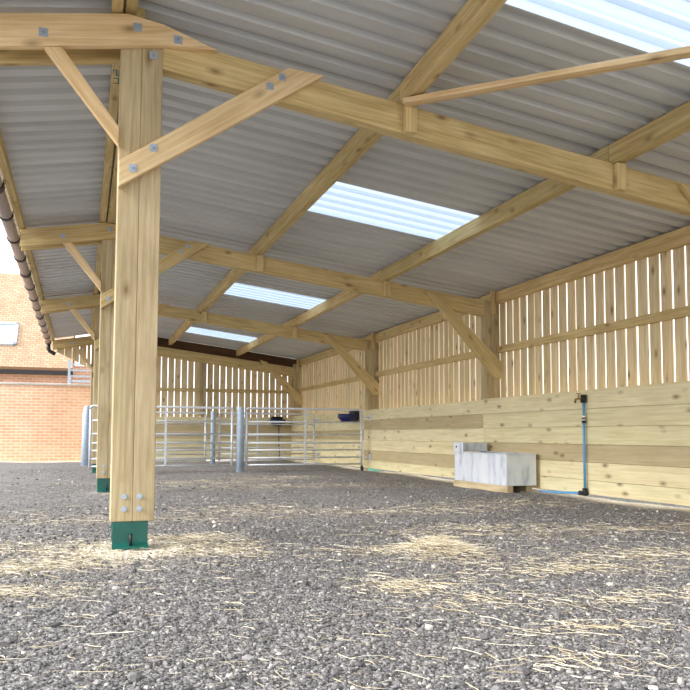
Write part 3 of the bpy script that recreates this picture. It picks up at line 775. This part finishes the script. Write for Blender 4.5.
m = MB(); m.box((-14.2, ye0 - .03, ze0 - .10), (-.30, ye0 + .36, ze0 - .002)); m.build('eaves_soffit', M['black'], h)
# rooflight in the tiled roof
def onroof(x, t, up=0):
    p = Vector((x, lerp(ye0, yr0, t), lerp(ze0, zr0, t))); return p + nrm * (1 + up)
fr = MB(); X0, X1 = -2.9, -1.92; T0, T1 = .20, .425
def rf(mb, x0, x1, t0, t1, u0, u1):
    P = [onroof(x0, t0, u0), onroof(x1, t0, u0), onroof(x1, t1, u0), onroof(x0, t1, u0)]; Q = [onroof(x0, t0, u1), onroof(x1, t0, u1), onroof(x1, t1, u1), onroof(x0, t1, u1)]
    mb.raw(P + Q, [(3, 2, 1, 0), (4, 5, 6, 7), (0, 1, 5, 4), (1, 2, 6, 5), (2, 3, 7, 6), (3, 0, 4, 7)], None, .5)
rf(fr, X0, X0 + .07, T0, T1, 0.01, .6); rf(fr, X1 - .09, X1, T0, T1, 0.01, .6); rf(fr, X0, X1, T0, T0 + .022, 0.01, .6); rf(fr, X0, X1, T1 - .02, T1, 0.01, .6)
o = fr.build('roof_window', plain('pale_window_frame', (176, 190, 200), .5), h)
fr = MB(); rf(fr, X0 + .07, X1 - .09, T0 + .022, T1 - .02, .05, .3)
fr.build('window_pane', plain('sky_reflecting_glass', (225, 235, 245), .08, .9), o)
# brick outhouse and railing seen under the last canopy arm
m = MB(); wall(m, -.35, 1.6, 27.0, 0, 2.95, 3); tag(m.build('brick_outbuilding', M['brick2']), 'low pinkish brick building seen behind the railing, right of the tiled house', 'building')
r = empty('metal_railing', (0, 20.6, 1.94), 'pale grey railing on top of the boundary wall by the shed corner', 'railing')
for z in (1.985, 2.12, 2.27, 2.42):
    m = MB(); m.box((-.36, 20.585, z), (1.09, 20.62, z + .05 if z < 2 else z + .035)); m.build('rail', M['galvpole'], r)
for x in (-.35, .35, 1.05):
    m = MB(); m.box((x - .03, 20.57, 1.941), (x + .03, 20.63, 2.55)); m.build('upright', M['galvpole'], r)

# ------------------------------------------------------------------ light, camera
W_ = bpy.data.worlds.new('sky'); scene.world = W_; W_.use_nodes = True; nt = W_.node_tree
bg = nt.nodes['Background']; tc = nt.nodes.new('ShaderNodeTexCoord'); sx = nt.nodes.new('ShaderNodeSeparateXYZ')
nt.links.new(tc.outputs['Generated'], sx.inputs[0]); rp_ = nt.nodes.new('ShaderNodeValToRGB'); nt.links.new(sx.outputs['Z'], rp_.inputs[0])
e = rp_.color_ramp.elements; e[0].position = 0; e[0].color = (1.0, .99, .97, 1); e[1].position = .6; e[1].color = (.86, .93, 1.0, 1)
nt.links.new(rp_.outputs[0], bg.inputs[0]); bg.inputs['Strength'].default_value = 1.0
sl = bpy.data.lights.new('sun', 'SUN'); sl.energy = 1.9; sl.angle = math.radians(25); sl.color = (1, .96, .9)
so = bpy.data.objects.new('sun', sl); COL.objects.link(so)
so.rotation_euler = Vector((.90, .10, -.50)).to_track_quat('-Z', 'Y').to_euler()

cam = bpy.data.cameras.new('camera'); co_ = bpy.data.objects.new('camera', cam); COL.objects.link(co_); scene.camera = co_
cam.sensor_width = 36; cam.sensor_fit = 'HORIZONTAL'; cam.lens = 766.28 / 690 * 36; cam.shift_y = (385.8 - 345) / 690
cam.clip_start = .05; cam.clip_end = 300
Rm = Matrix.Rotation(-.3296, 4, 'Z') @ Matrix.Rotation(math.pi / 2 + .0644, 4, 'X') @ Matrix.Rotation(.0031, 4, 'Z')
co_.matrix_world = Matrix.Translation((0, 0, CAM_H)) @ Rm

vs_ = scene.view_settings; vs_.view_transform = 'Standard'; vs_.look = 'None'; vs_.gamma = 1; vs_.exposure = 1.42
vs_.use_curve_mapping = False
scene.cycles.max_bounces = 10; scene.cycles.diffuse_bounces = 6
